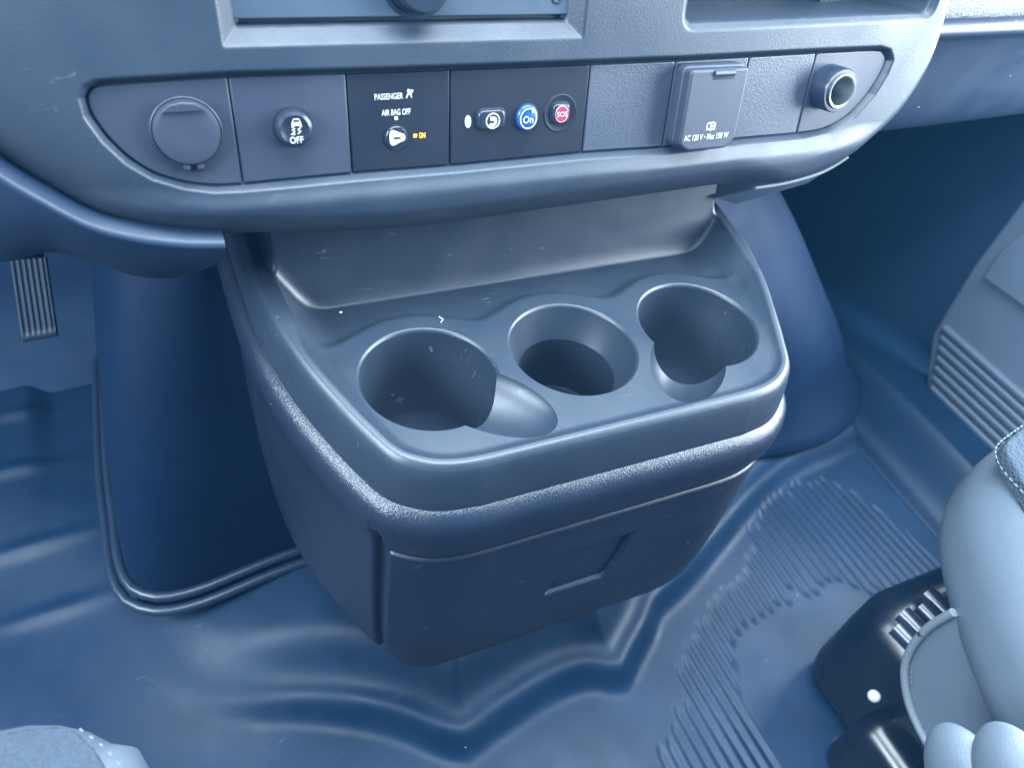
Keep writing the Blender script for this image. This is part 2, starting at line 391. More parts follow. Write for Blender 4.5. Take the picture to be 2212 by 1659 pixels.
kx = np.array([1.02 + .0 * i for i in range(30)]); KY, KZ = np.meshgrid(np.linspace(.39, .86, 30), np.linspace(-.80, -.12, 30))
o = grid_obj('kick_panel', np.stack([1.03 - .10 * smooth(KY, .45, .80) + .01 * np.sin(KZ * 8), KY, KZ], -1), M['wall']); o['kind'] = 'structure'
# ================================================================== ENGINE COVER
ec = thing('engine_cover', 'dark moulded engine cover behind the cup holder console', 'engine cover', (.35, .55, ZP))
def cover_ring(z):
    t = (z - ZP) / .46
    xl = -.098 + .035 * t + .06 * t * t; xr = .862 - .27 * t - .13 * t * t; yf = .43 + .115 * t * t
    P = [(xl + .012, .90), (xl, yf + .20), (xl, yf + .10), (xl + .002, yf + .036), (xl + .016, yf + .006), (xl + .055, yf - .005), (.06, yf + .008), (.23, yf + .012), (.5, yf + .012), (xr - .24, yf + .006), (xr - .13, yf + .0), (xr - .045, yf + .035), (xr - .005, yf + .11), (xr + .005, .90)]
    Q = spline(P, 160); fl = .030 * np.clip(1 - (z - ZP + .01) / .06, 0, 1) ** 2 * smooth(Q[:, 0], .45, .62)
    tq = np.gradient(Q, axis=0); tq /= np.linalg.norm(tq, axis=1)[:, None]; fl = fl + .004 * np.sin(Q[:, 0] * 31 + z * 23) * np.sin(z * 29 - Q[:, 1] * 17) * smooth(Q[:, 0], .3, .5); return Q + np.stack([tq[:, 1], -tq[:, 0]], 1) * fl[:, None]
zs = np.r_[np.linspace(ZP - .02, ZP + .02, 5), np.linspace(ZP + .03, -.20, 40)]
G = np.array([np.c_[cover_ring(z), np.full(160, z)] for z in zs])
grid_obj('cover_shell', G, M['cover'], ec)
ring = cover_ring(ZP + .012)[2:-2]; nrm = np.stack([np.gradient(ring[:, 1]), -np.gradient(ring[:, 0])], 1); nrm /= np.linalg.norm(nrm, axis=1)[:, None]
left_part = ring[:70]; ln = nrm[:70]
tube('rubber_seal', np.c_[left_part + ln * .004, np.full(70, ZP + .010)], .0050, M['rubber'], ec, 12)
tube('rubber_seal', np.c_[left_part + ln * .013, np.full(70, ZP - .000)], .0052, M['rubber'], ec, 12)

# ================================================================== CONSOLE
CX = .2318
half = np.array([(0, .2330), (.05, .2330), (.095, .2334), (.115, .2362), (.1285, .2418), (.142, .2530), (.1525, .2730), (.1634, .299), (.1742, .329), (.1822, .363), (.1856, .392), (.1872, .425), (.188, .47), (.189, .56)])
side = spline(half, 420)
con = thing('console', 'dark grey plastic floor console with three cup holders and a storage door', 'console', (CX, .33, -.60))
def zrim(y): return -.334 + .015 * smooth(y, .235, .40) + .006 * smooth(y, .38, .48)
hole = [(.1310, .3085), (.2320, .3090), (.3330, .3090)]
# --- tray: top surface as a height field, closed to a solid, cups cut out
srow = spline(half[2:], 300); srow = srow[srow[:, 1] <= .515]
nx = 330; uu = np.linspace(-1, 1, nx)
TX = CX + uu[None, :] * srow[:, 0][:, None]; TY = np.repeat(srow[:, 1][:, None], nx, 1)
full = np.r_[np.c_[CX - side[::-1, 0], side[::-1, 1]], np.c_[CX + side[1:, 0], side[1:, 1]]]
e = seg_dist(TX, TY, full[::2])
zr = zrim(TY)
sd_deck = TY - .3475
for c in hole: sd_deck = smin(sd_deck, np.hypot(TX - c[0], TY - c[1]) - .0555, .012)
deck = -.3368 + 0 * zr
bin_ = -.3465 + 0 * zr
back = -.3490 + np.maximum(0, (TY - .3925)) * 2.0 + np.maximum(0, TY - .3925) ** 2 * 34
tz = deck + (bin_ - deck) * smooth(sd_deck, 0, .012)
smax = lambda a, b, k: -smin(-a, -b, k)
wrim = .0070 + .0055 * smooth(TY, .335, .375)
rimz = zr - .0040 * (1 - np.clip(e / .0045, 0, 1)) ** 2
gg = smooth(TY, .330, .385); fa_ = wrim - .0006
sideh = zr - (e - fa_) * (.95 + .50 * gg)    # sloping sides of the bin, broad fillets into floor and back wall
back = np.minimum(back, -.20)
wall_ = smax(back, sideh, .003 + .014 * gg)  # back wall of the bin meets its sides in a wide round corner
tz = smax(tz, wall_, .0035 + .0105 * gg)
tz = rimz + (tz - rimz) * smooth(e, fa_ - .0012, fa_ + .0030)
top = None
ny_ = len(srow); top = np.stack([TX, TY, tz], -1)
# the outside wall below the rim, and a floor well under the cups
loop_idx = np.r_[[(i, 0) for i in range(ny_ - 1, 0, -1)], [(0, j) for j in range(nx)], [(i, nx - 1) for i in range(1, ny_)], [(ny_ - 1, j) for j in range(nx - 2, 0, -1)]]
loop = top[loop_idx[:, 0], loop_idx[:, 1]]
tl = np.roll(loop, -1, 0) - np.roll(loop, 1, 0); on = np.stack([tl[:, 1], -tl[:, 0]], 1); on /= np.linalg.norm(on, axis=1)[:, None] + 1e-9
on[loop[:, 1] > .5135] = (0, 0)
zl = zrim(loop[:, 1]) ; rings = []
for dz, of in ((-.0075, .0012), (-.012, .0022), (-.020, .0036), (-.030, .0050), (-.040, .0060), (-.048, .0030)):
    rings.append(np.c_[loop[:, :2] + on * of, zl + dz])
rings.append(np.c_[loop[:, :2] * 1, np.full(len(loop), -.432)])
V = top.reshape(-1, 3).tolist(); fs = grid_faces(ny_, nx).tolist()
prev = [int(i * nx + j) for i, j in loop_idx]; nl = len(prev)
for r in rings:
    k0 = len(V); V += r.tolist(); cur = list(range(k0, k0 + nl))
    fs += [[prev[i], cur[i], cur[(i + 1) % nl], prev[(i + 1) % nl]] for i in range(nl)]; prev = cur
k0 = len(V); V.append([CX, .35, -.432]); fs += [[prev[i], k0, prev[(i + 1) % nl]] for i in range(nl)]
tray = mesh_obj('tray', V, fs, M['tray'], con)
bm = bmesh.new(); bm.from_mesh(tray.data); bmesh.ops.recalc_face_normals(bm, faces=bm.faces); bm.to_mesh(tray.data); bm.free()
def cutter(nm, prof, c, n=96):
    V = []; Fs = []
    for r, z in prof:
        V += [[c[0] + r * math.cos(a), c[1] + r * math.sin(a), z] for a in np.linspace(0, 2 * math.pi, n, endpoint=False)]
    Fs = grid_faces(len(prof), n, 0, True).tolist(); Fs.append(list(range(n))[::-1]); Fs.append(list(range((len(prof) - 1) * n, len(prof) * n)))
    o = mesh_obj(nm, V, Fs, M['cup'], con); fixn(o); return o
def fixn(o):
    bm = bmesh.new(); bm.from_mesh(o.data); bmesh.ops.recalc_face_normals(bm, faces=bm.faces); bm.to_mesh(o.data); bm.free()
def ellip(nm, c, ax, ang, tilt=0):
    V = []; nu, nv = 72, 37
    for th in np.linspace(0, math.pi, nv)[1:-1]:
        for ph in np.linspace(0, 2 * math.pi, nu, endpoint=False):
            x, y, z = ax[0] * math.sin(th) * math.cos(ph), ax[1] * math.sin(th) * math.sin(ph), -ax[2] * math.cos(th)
            x, z = x * math.cos(tilt) - z * math.sin(tilt), x * math.sin(tilt) + z * math.cos(tilt)
            V.append([c[0] + x * math.cos(ang) - y * math.sin(ang), c[1] + x * math.sin(ang) + y * math.cos(ang), c[2] + z])
    n = nv - 2; Fs = grid_faces(n, nu, 0, True).tolist(); Fs.append(list(range(nu))[::-1]); Fs.append(list(range((n - 1) * nu, n * nu)))
    o = mesh_obj(nm, V, Fs, M['cup'], con); fixn(o); return o
zd = -.3368
def cup_prof(r0, kind):
    fl = [(.0050 * (1 - math.sin(t)), -.0035 * (1 - math.cos(t))) for t in np.linspace(0, math.pi / 2, 7)]
    # flare at the deck: tangent to the deck outside, to the wall inside
    prof = [(r0 + .0062, zd + .02), (r0 + .0060, zd + .0020)]
    for t in np.linspace(.12, math.pi / 2, 8): prof.append((r0 + .0035 * (1 - math.sin(t)), zd - .0035 * (1 - math.cos(t)) + .0004))
    if kind == 2: prof += [(r0 - .0092, zd - .0235), (r0 - .0098, zd - .0700), (r0 - .0110, zd - .0720)]
    else: prof += [(r0 - .0060, zd - .0700), (r0 - .0075, zd - .0722)]
    return prof[::-1]
cuts = [cutter('cut', cup_prof(.0425, 1), hole[0]), cutter('cut', cup_prof(.0425, 2), hole[1]), cutter('cut', cup_prof(.0428, 3), hole[2]),
        ellip('cut', (.1565, .2815, zd + .004), (.0480, .0255, .019), math.atan2(-.687, .726)),
        ellip('cut', (.3040, .2770, zd + .004), (.0420, .0260, .028), math.atan2(-.75, -.66))]
for i, co in enumerate(cuts):
    md = tray.modifiers.new('b%d' % i, 'BOOLEAN'); md.object = co; md.operation = 'DIFFERENCE'; md.solver = 'MANIFOLD'
    if hasattr(md, 'material_mode'): md.material_mode = 'TRANSFER'
bpy.context.view_layer.update()
dg = bpy.context.evaluated_depsgraph_get(); me = bpy.data.meshes.new_from_object(tray.evaluated_get(dg))
tray.modifiers.clear(); tray.data = me
for co in cuts: bpy.data.objects.remove(co)
print('tray faces', len(me.polygons), [m_.name for m_ in me.materials])
# faces that belong to a cup become the part cup_holder
bm = bmesh.new(); bm.from_mesh(me); cb = base_of(con)
slots = [i for i, m_ in enumerate(me.materials) if m_ and m_.name == 'cutter_plastic']
for ci, c in enumerate(hole):
    sel = [f for f in bm.faces if f.material_index in slots and (f.calc_center_median().x + cb[0] < .1815) * (ci == 0) + (.1815 <= f.calc_center_median().x + cb[0] < (.2705 if f.calc_center_median().y + cb[1] < .29 else .2825)) * (ci == 1) + (f.calc_center_median().x + cb[0] >= (.2705 if f.calc_center_median().y + cb[1] < .29 else .2825)) * (ci == 2)]
    if ci == 0: sel += [f for f in bm.faces if f.material_index in slots and f not in set(sel) and f.calc_center_median().x + cb[0] < .20 and np.hypot(f.calc_center_median().x + cb[0] - .232, f.calc_center_median().y + cb[1] - .309) > .0500]
    if ci == 1: sel = [f for f in sel if np.hypot(f.calc_center_median().x + cb[0] - .232, f.calc_center_median().y + cb[1] - .309) <= .0500]
    vm = {}; V = []; Fs = []
    for f in sel:
        ids = []
        for v in f.verts:
            if v.index not in vm: vm[v.index] = len(V); V.append(np.array(v.co) + cb - np.array([0, 0, H]))
            ids.append(vm[v.index])
        Fs.append(ids)
    mesh_obj('cup_holder', V, Fs, M['tray'], con, True, 22 if ci == 1 else 42)
bmesh.ops.delete(bm, geom=[f for f in bm.faces if f.material_index in slots], context='FACES')
bm.to_mesh(me); bm.free(); me.materials.clear(); me.materials.append(M['tray'])
me.polygons.foreach_set('material_index', [0] * len(me.polygons))
me.polygons.foreach_set('use_smooth', [True] * len(me.polygons)); me.set_sharp_from_angle(angle=math.radians(40)); me.update()
# --- rubber discs at the bottom of the cups
def disc(nm, c, r, z, mat, par):
    P = circle(c, r, 48); Gd = [np.c_[P, np.full(48, z - .002)], np.c_[P, np.full(48, z)], np.c_[circle(c, r - .001, 48), np.full(48, z + .0006)], np.c_[circle(c, r * .5, 48), np.full(48, z + .0002)], np.c_[circle(c, .0001, 48), np.full(48, z + .0002)]]
    return grid_obj(nm, np.array(Gd), mat, par, wrap=True, sharp=40)
for c, r in zip(hole, (.0335, .0300, .0335)): disc('cup_mat', c, r, zd - .0698, M['cup_floor'], con)
# --- body
def outline(of, inner=0.0):
    P = full; t = np.gradient(P, axis=0); t /= np.linalg.norm(t, axis=1)[:, None]; n_ = np.stack([t[:, 1], -t[:, 0]], 1)
    if of >= 0: return P + n_ * of
    f = 1 + of / .17; return np.c_[CX + (P[:, 0] - CX) * f, .47 + (P[:, 1] - .47) * f]
def prof_interp(prof, z): zz = np.array([p[0] for p in prof])[::-1]; oo = np.array([p[1] for p in prof])[::-1]; return np.interp(z, zz, oo)
bprof = [(-.3655, .0005), (-.3675, .0060), (-.3705, .0098), (-.3750, .0124), (-.3820, .0138), (-.3900, .0138), (-.3980, .0126), (-.4060, .0100), (-.4140, .0080), (-.4220, .0070), (-.45, .0070), (-.48, .0068), (-.51, .0058), (-.54, .0042), (-.56, .002), (-.575, -.002), (-.586, -.008), (-.592, -.016), (-.596, -.03), (-.597, -.09)]
shift = zrim(full[:, 1]) + .334
G = []
for z, of in bprof:
    groove = .0065 * smooth(np.full(len(full), -z), .392, .404) * (1 - smooth(np.abs(np.abs(full[:, 0] - CX) - .1425), .0010, .0026))
    tq = np.gradient(full, axis=0); tq /= np.linalg.norm(tq, axis=1)[:, None]
    q = outline(of) - np.stack([tq[:, 1], -tq[:, 0]], 1) * groove[:, None]; wgt = smooth(np.full(len(q), z), -.56, -.38)
    G.append(np.c_[q, z + shift * wgt])
fidx = np.linspace(0, len(full) - 1, len(full)).astype(int)
grid_obj('body', np.array(G), M['body'], con, flip=True)
# --- storage door, standing 2 mm proud, with its finger recess
sN = np.where(np.abs(full[:, 0] - CX) <= .1400)[0]; seg = full[sN]
seg = resample(seg, 330); tt = np.gradient(seg, axis=0); tt /= np.linalg.norm(tt, axis=1)[:, None]; sn = np.stack([tt[:, 1], -tt[:, 0]], 1)
dprof = [(-.4125, .0040), (-.4130, .0085), (-.4145, .0099), (-.43, .0104), (-.46, .0102), (-.50, .0095), (-.54, .0080), (-.565, .0054), (-.582, .0010), (-.594, -.0060), (-.601, -.0140), (-.604, -.03), (-.605, -.08)]
zv = np.r_[np.linspace(-.4125, -.4160, 8), np.linspace(-.4170, -.570, 150), np.linspace(-.5715, -.605, 40)]
rec = np.array([(.2100, -.4440), (.2630, -.4455), (.2530, -.5040), (.2020, -.5030)])
rec_s = sdf(np.repeat(seg[None, :, 0], len(zv), 0), np.repeat(zv[:, None], len(seg), 1), rec)
G = []
se = np.minimum(np.arange(len(seg)), np.arange(len(seg))[::-1]) * .00095
for i, z in enumerate(zv):
    of = prof_interp(dprof, z) - .0035 * (1 - np.clip(se / .0035, 0, 1)) ** 2
    lift = .020 * (1 - np.clip(se / .035, 0, 1)) ** 2 * smooth(np.full(len(se), z), -.50, -.60)
    depth = .0200 * np.clip((-.4440 - z) / .040, 0, 1) ** .8 * np.clip((z + .5045) / .0190, 0, 1)
    cut = depth * smooth(-rec_s[i], -.0005, .0016)
    o_ = np.minimum(of, 0); p = seg + sn * (np.maximum(of, 0) - cut)[:, None]
    f = (1 + o_ / .17)[:, None]; p = np.c_[CX + (p[:, 0] - CX) * f[:, 0], .47 + (p[:, 1] - .47) * f[:, 0]]
    G.append(np.c_[p, z + lift])
G = np.array(G); inner = G.copy()
ringback = np.r_[[np.c_[seg - sn * .004, np.full(len(seg), -.4125)]], G]
grid_obj('storage_door', ringback, M['door'], con, flip=True)
for s_ in (0, -1):                           # the returns at both ends of the door
    col_ = G[:, s_, :]; n2 = sn[s_]
    back_ = col_.copy(); back_[:, :2] -= n2 * .012
    grid_obj('door_edge', np.stack([col_, back_], 1), M['door'], con, flip=(s_ == 0))

# ================================================================== DASHBOARD
dash = thing('dashboard', 'dark blue grey plastic dashboard with a row of switch panels across it', 'dashboard', (.23, .50, -.30))
bound_px = [(-420, 60), (-260, 190), (-120, 290), (0, 383), (100, 442), (200, 492), (300, 517), (400, 530), (490, 533), (560, 528), (720, 522), (900, 510), (1060, 489), (1200, 468), (1440, 433), (1620, 406), (1700, 394), (1760, 376), (1830, 341), (1880, 301), (1930, 255), (1970, 203), (2010, 132), (2035, 62), (2052, -4), (2066, -60), (2078, -120)]
bd = np.array([pa(u, v, -.004) for u, v in bound_px])
bd = spline(bd, 900); btop = .03
topx = np.linspace(bd[0, 0] + .02, bd[-1, 0] + .004, 900)
nv = 300; vv = np.linspace(0, 1, nv) ** 1.25
FA = bd[None, :, 0] * (1 - vv[:, None]) + topx[None, :] * vv[:, None]
FB = bd[None, :, 1] * (1 - vv[:, None]) + btop * vv[:, None]
eb = seg_dist(FA, FB, bd[::6])
Rr = .010 + .022 * smooth(.43 - FA, 0, .07) + .016 * smooth(.10 - FA, 0, .12)
dep = .007 + .016 * smooth(.43 - FA, 0, .07) + .006 * smooth(.1 - FA, 0, .12)
q = np.clip(1 - eb / Rr, 0, 1); fd = -dep * (1 - np.sqrt(np.maximum(1 - q ** 2.2, 0)))
slot_px = [(495, 165), (250, 180), (212, 183), (193, 193), (186, 212), (196, 248), (232, 298), (280, 343), (335, 376), (400, 395), (460, 402), (525, 399), (764, 376), (977, 359), (1263, 331), (1440, 319), (1590, 302), (1728, 289), (1785, 277), (1835, 247), (1877, 200), (1903, 158), (1914, 131), (1909, 114), (1890, 108), (1775, 113), (1467, 130), (1130, 144), (800, 156)]
slot = ccw(np.array([pa(u, v, -.004) for u, v in slot_px]))
ss = sdf(FA, FB, slot)
fd += -.0065 * smooth(-ss, -.0035, .0010)
# forward lip under the strip, growing away from the strip
fd += .004 * smooth(-FB, .138, .158) * smooth(ss, 0, .012) * smooth(eb, 0, .02)
rad = np.array([(.0380, .0), (.0420, -.0755), (.2392, -.0755), (.2410, .0)]); rad[0, 1] = rad[3, 1] = .2
sr = sdf(FA, FB, rad); fd += -.0080 * np.clip(-sr / .0085, 0, 1) - .004 * smooth(-sr, .0080, .0094)
cub = rounded(np.array([(.3105, -.0690), (.5165, -.0655), (.527, .2), (.309, .2)]), .006); sc = sdf(FA, FB, cub)
fd += -.004 * smooth(-sc, -.005, .001) - .065 * smooth(-sc, 0.0, .0035)
G = PP(FA, FB, fd)
lipb = []
for bk, up in ((.060, .010), (.035, .006), (.012, .001)):
    lipb.append(PP(bd[:, 0], bd[:, 1] + up, fd[0] - bk))
grid_obj('centre_fascia', np.concatenate([np.array(lipb), G], 0), M['fascia'], dash, sharp=60)
# dash body behind and above, the pad towards the windscreen
rbox('dash_top', (-.75, .40, -.005), (1.16, .95, .03), .014, M['pad'], dash, n=3)

# --- passenger side of the dash: vinyl pad, ledge and lower panel
def strip_surface(name, prof, x0, x1, mat, n=60, par=dash):
    xs_ = np.linspace(x0, x1, n); P = spline(np.array(prof) + np.array([.062, 0]), 60)
    G = np.array([[(x, y + .02 * ((x - x0) / .6) ** 2, z) for x in xs_] for y, z in P]); return grid_obj(name, G, mat, par)
pl = onY(2100, 62, .425)
zl_ = pl[2]
strip_surface('lower_panel', [(.375, zl_ + .004), (.364, zl_ + .0035), (.359, zl_ - .001), (.3595, zl_ - .006), (.366, zl_ - .012), (.374, zl_ - .04), (.380, zl_ - .075), (.388, zl_ - .098), (.402, zl_ - .112), (.44, zl_ - .122), (.60, zl_ - .128)], .40, 1.16, M['knee'])
strip_surface('vinyl_pad', [(.376, zl_ - .004), (.372, zl_ + .006), (.380, zl_ + .03), (.392, zl_ + .07), (.405, zl_ + .12), (.42, zl_ + .17)], .46, 1.16, M['pad'])
# --- driver's knee panel under the fascia
up_px = [(-420, 60), (-260, 190), (-120, 290), (0, 386), (100, 446), (200, 497), (300, 522), (400, 534), (488, 535)]
lo_px = [(-420, 330), (-260, 470), (-120, 545), (0, 572), (110, 552), (200, 572), (290, 602), (372, 607), (444, 586)]
up_ = spline(np.array([PP(*pa(u, v, .000), .000) for u, v in up_px]), 90); lo_ = spline(np.array([onY(u, v, .400) for u, v in lo_px]), 90)
G = []
G.append(up_ + np.array([0, .02, .004])); G.append(up_ + np.array([0, .003, .0025]))
for t in np.linspace(0, 1, 26):
    p = up_ * (1 - t) + lo_ * t; p = p + np.outer(np.ones(90), nP) * (.007 * math.sin(math.pi * t) - .004 * t); G.append(p)
G.append(lo_ + np.array([0, .012, .002])); G.append(lo_ + np.array([0, .15, .03]))
grid_obj('knee_panel', np.array(G), M['knee'], dash, flip=True)
# bracket under the right end of the lip
br = np.array([onY(u, v, .405) for u, v in [(1545, 428), (1700, 392), (1800, 360), (1745, 396), (1590, 441)]]); nb_ = len(br)
mesh_obj('lip_bracket', np.r_[br, br + np.array([0, .03, 0])], [list(range(nb_))[::-1], list(range(nb_, 2 * nb_))] + [[i, (i + 1) % nb_, nb_ + (i + 1) % nb_, nb_ + i] for i in range(nb_)], M['knee'], dash, False)
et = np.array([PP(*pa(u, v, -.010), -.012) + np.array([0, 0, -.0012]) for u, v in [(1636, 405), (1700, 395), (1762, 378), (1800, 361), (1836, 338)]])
tube('lip_glint', et, .0016, M['piping'], dash, 8, res=30)  # pale tube added to stand for the bright glint under the lip
# --- the strip of panels
D0 = -.0040                                 # front of the panels
sepx = [.0425, .1013, .1593, .2481, .3089, .3665, .4234]
def clip_panel(xa, xb):                     # slot outline between two joints
    S = offset_poly(spline(slot, 500, True)[:-1], -.0009); out = []
    S = ccw(S); n = len(S)
    def ins(p): return xa <= p[0] <= xb
    for i in range(n):
        a, b = S[i], S[(i + 1) % n]
        if ins(a) and min(abs(a[0] - xa), abs(a[0] - xb)) > .0022: out.append(a)
        if ins(a) != ins(b):
            x = xa if (min(a[0], b[0]) < xa < max(a[0], b[0])) else xb
            t = (x - a[0]) / (b[0] - a[0]); out.append(a + t * (b - a))
    P = np.array(out); keep = [0]
    for i in range(1, len(P)):
        if np.linalg.norm(P[i] - P[keep[-1]]) > .0004: keep.append(i)
    return P[keep]
g = .00045
ends = [-1] + sepx + [9]
specs = [('outlet_panel', 'panel', 'left end panel with a round capped outlet'), ('traction_panel', 'panel', None), ('airbag_panel', 'panel_dark', None), ('emergency_panel', 'panel_dark', None),
         ('blank_panel', 'panel_grain', None), ('inverter_panel', 'panel_grain', None), ('blank_panel', 'panel_grain', None), ('socket_panel', 'panel', 'right end panel with an open power socket')]
pan = []
for i, (nm, mk, lab) in enumerate(specs):
    P = clip_panel(ends[i] + g, ends[i + 1] - g)
    pan.append(plate(nm, P, D0 - .006, D0 + (0 if mk != 'panel' else .0002), M[mk], dash, .0007, label=lab))
# 1 capped outlet
c = pa(405, 289); R0 = .0159
lathe_P('outlet_cap', c, [(R0 + .0012, D0 - .001), (R0 + .0010, D0 + .0008), (R0 + .0006, D0 + .0012), (R0 + .0003, D0 + .0010), (R0, D0 + .0004), (R0 - .0004, D0 + .0040), (R0 - .0012, D0 + .0055), (R0 * .8, D0 + .0060), (R0 * .4, D0 + .0061), (0, D0 + .0061)], M['panel'], pan[0])
q = circle(c, R0 * .98, 64); tabp = np.array([p for p in q if p[1] > c[1] + .0105]); 
plate('finger_tab', np.array([(c[0] - .0105, c[1] + .0112), (c[0] + .0105, c[1] + .0112), (c[0] + .006, c[1] + .0150), (c[0], c[1] + .0158), (c[0] - .006, c[1] + .0150)]), D0 + .003, D0 + .0078, M['panel'], pan[0], .0008)
hc = pa(418, 358, D0)
for sx2 in (-.0033, .0033):
    tube('hinge_knuckle', [PP(hc[0] + sx2 - .0016, hc[1], D0 + .002), PP(hc[0] + sx2 + .0016, hc[1], D0 + .002)], .0022, M['panel'], pan[0], 10)
tube('hinge_pin', [PP(hc[0] - .002, hc[1], D0 + .0015), PP(hc[0] + .002, hc[1], D0 + .0015)], .0013, M['gap'], pan[0], 8)
# 2 traction button
c = pa(639, 283, .004); R0 = .0096
ringplate('button_gap', c, R0 + .0001, R0 + .0010, D0 + .0006, M['gap'], pan[1], th=.0004)
lathe_P('traction_button', c, [(R0, D0 - .002), (R0, D0 + .0040), (R0 - .0007, D0 + .0058), (R0 - .0022, D0 + .0066), (R0 - .0036, D0 + .0060), (R0 * .3, D0 + .0052), (0, D0 + .0052)], M['button'], pan[1])
db = D0 + .0074
u = .00042
def car_icon(cx, cy):
    return [[(cx - 4.6 * u, cy + 4 * u), (cx - 3 * u, cy + 9 * u), (cx - 2.2 * u, cy + 9 * u), (cx - 3.4 * u, cy + 5 * u), (cx + 3.4 * u, cy + 5 * u), (cx + 2.2 * u, cy + 9 * u), (cx + 3 * u, cy + 9 * u), (cx + 4.6 * u, cy + 4 * u), (cx + 5 * u, cy - 1 * u), (cx + 3 * u, cy - 1 * u), (cx + 3 * u, cy + .6 * u), (cx - 3 * u, cy + .6 * u), (cx - 3 * u, cy - 1 * u), (cx - 5 * u, cy - 1 * u)],
            [(cx - 3 * u, cy + 8 * u), (cx - 2.6 * u, cy + 9.3 * u), (cx + 2.6 * u, cy + 9.3 * u), (cx + 3 * u, cy + 8 * u)],
            stroke([(cx - 2 * u, cy - 2.2 * u), (cx - 4.6 * u, cy - 4 * u), (cx - 2.2 * u, cy - 6 * u), (cx - 5.2 * u, cy - 9 * u)], 1.3 * u), stroke([(cx + 3.4 * u, cy - 2.2 * u), (cx + .8 * u, cy - 4 * u), (cx + 3.6 * u, cy - 6 * u), (cx + .4 * u, cy - 9 * u)], 1.3 * u),
            stroke([(cx - 2 * u, cy - 9.5 * u), (cx - 6 * u, cy - 9.0 * u)], 1.2 * u)]
ci = pa(641, 274, db)
prints('skid_symbol', [np.asarray(P_) * [1.25, 1] - [.25 * ci[0], 0] for P_ in car_icon(ci[0], ci[1])], db, M['white'], pan[1])
text('printed_text', 'OFF', pa(641, 303, db), .0034, db, M['white'], pan[1], width=.0068, bold=.008)
# 3 air bag panel
dt = D0 + .0003
text('printed_text', 'PASSENGER', pa(840, 209, dt), .0032, dt, M['white'], pan[2], width=abs(pa(872, 209)[0] - pa(810, 209)[0]), bold=.008)
text('printed_text', 'AIR BAG OFF', pa(856, 243, dt), .0032, dt, M['white'], pan[2], width=abs(pa(888, 243)[0] - pa(825, 243)[0]), bold=.008)
ca = pa(884, 204, dt); s = .0001
prints('airbag_symbol', [circle(ca + np.array([-3, 17]) * s, 9 * s, 20), np.array([(-14, -22), (-5, -4), (6, -2), (10, -20), (16, -20), (13, 2), (6, 8), (-8, 6), (-20, -18)]) * s + ca, circle(ca + np.array([15, 14]) * s, 7 * s, 14), stroke([ca + np.array([9, 4]) * s, ca + np.array([24, 20]) * s], 4 * s), stroke([ca + np.array([14, 24]) * s, ca + np.array([18, 6]) * s], 4 * s)], dt, M['white'], pan[2])
cq = pa(856, 256, dt); prints('lamp_square', [np.array([(-1, -1), (1, -1), (1, 1), (-1, 1)]) * .00095 + cq], dt, M['white'], pan[2])
ck = pa(856, 297, dt)
ringplate('lock_ring', ck, .0062, .0068, D0 + .0007, M['gap'], pan[2], th=.0008)
lathe_P('lock_barrel', ck, [(.0061, D0 - .001), (.0061, D0 + .0008), (.0057, D0 + .0012), (0, D0 + .0012)], M['button'], pan[2])
kp = spline(np.array([(-3.6, 3.6), (-1.8, 4.1), (1.2, 2.8), (4.0, 1.7), (4.8, 0), (4.0, -1.7), (1.2, -2.8), (-1.8, -4.1), (-3.6, -3.6), (-4.2, 0)]) * .001, 50, True) + ck
plate('lock_pointer', kp, D0, D0 + .0022, M['white'], pan[2], .0004)
plate('key_slot', np.array([(-2.0, -.6), (2.0, -.6), (2.0, .6), (-2.0, .6)]) * .001 + ck, D0, D0 + .00235, M['gap'], pan[2], .0001)
co_ = pa(897, 294, dt); prints('indicator_lamp', [np.array([(-1, -.9), (1, -.9), (1, .9), (-1, .9)]) * .00105 + co_], dt, M['amber'], pan[2])
text('lit_text', 'ON', pa(912, 293, dt), .0030, dt, M['amber'], pan[2], width=.0036, bold=.008)
# 4 emergency panel
cl = pa(1011, 264, dt); plate('lamp_lens', circle(cl, .0019, 24, .0036), D0 - .002, D0 + .0006, M['led'], pan[3], .0004)
plate('lamp_gap', circle(cl + np.array([.0003, -.0004]), .0023, 24, .0041), D0 - .002, D0 + .0002, M['gap'], pan[3], .0002)
def button(c, w_, h_, r, hgt, mat, nm, par):
    R = rounded(np.array([(-w_, -h_), (w_, -h_), (w_, h_), (-w_, h_)]) + c, r, 7)
    plate('button_gap', offset_poly(R, .0007), D0 - .003, D0 + .0003, M['gap'], par, .0003)
    return plate(nm, R, D0 - .002, D0 + hgt, mat, par, .0016, rings=5)
c1 = pa(1063, 260, -.002); button(c1, .0087, .0057, .0042, .0022, M['button'], 'answer_button', pan[3])
d1 = D0 + .0025
ringplate('symbol_ring', pa(1065, 262, d1), .0038, .0045, d1, M['white'], pan[3])
ch = pa(1065, 262, d1)
prints('hand_symbol', [circle(ch + np.array([1.6, 1.2]) * .001, .0007, 14), spline(np.array([(-2.6, -2.6), (-1.2, -1.3), (.6, -1.4), (1.4, .4), (2.5, .5), (2.4, -1.4), (1.0, -2.9), (-.8, -3.2)]) * .001 + ch, 30, True)] + [stroke([ch + np.array([x, .4]) * .001, ch + np.array([x + .2, 2.4]) * .001], .0006) for x in (-1.6, -.8, 0, .7)] + [stroke([ch + np.array([-1.8, .6]) * .001, ch + np.array([1.4, .2]) * .001], .0009)], d1, M['white'], pan[3])
c2 = pa(1141, 256, -.002)
plate('button_gap', circle(c2, .0075, 40, .0082), D0 - .003, D0 + .0003, M['gap'], pan[3], .0003)
plate('blue_call_button', circle(c2, .0069, 48, .0076), D0 - .002, D0 + .0022, M['blue'], pan[3], .0020, dome=.0008, rings=6)
d2 = D0 + .0034; cb2 = pa(1142, 257, d2)
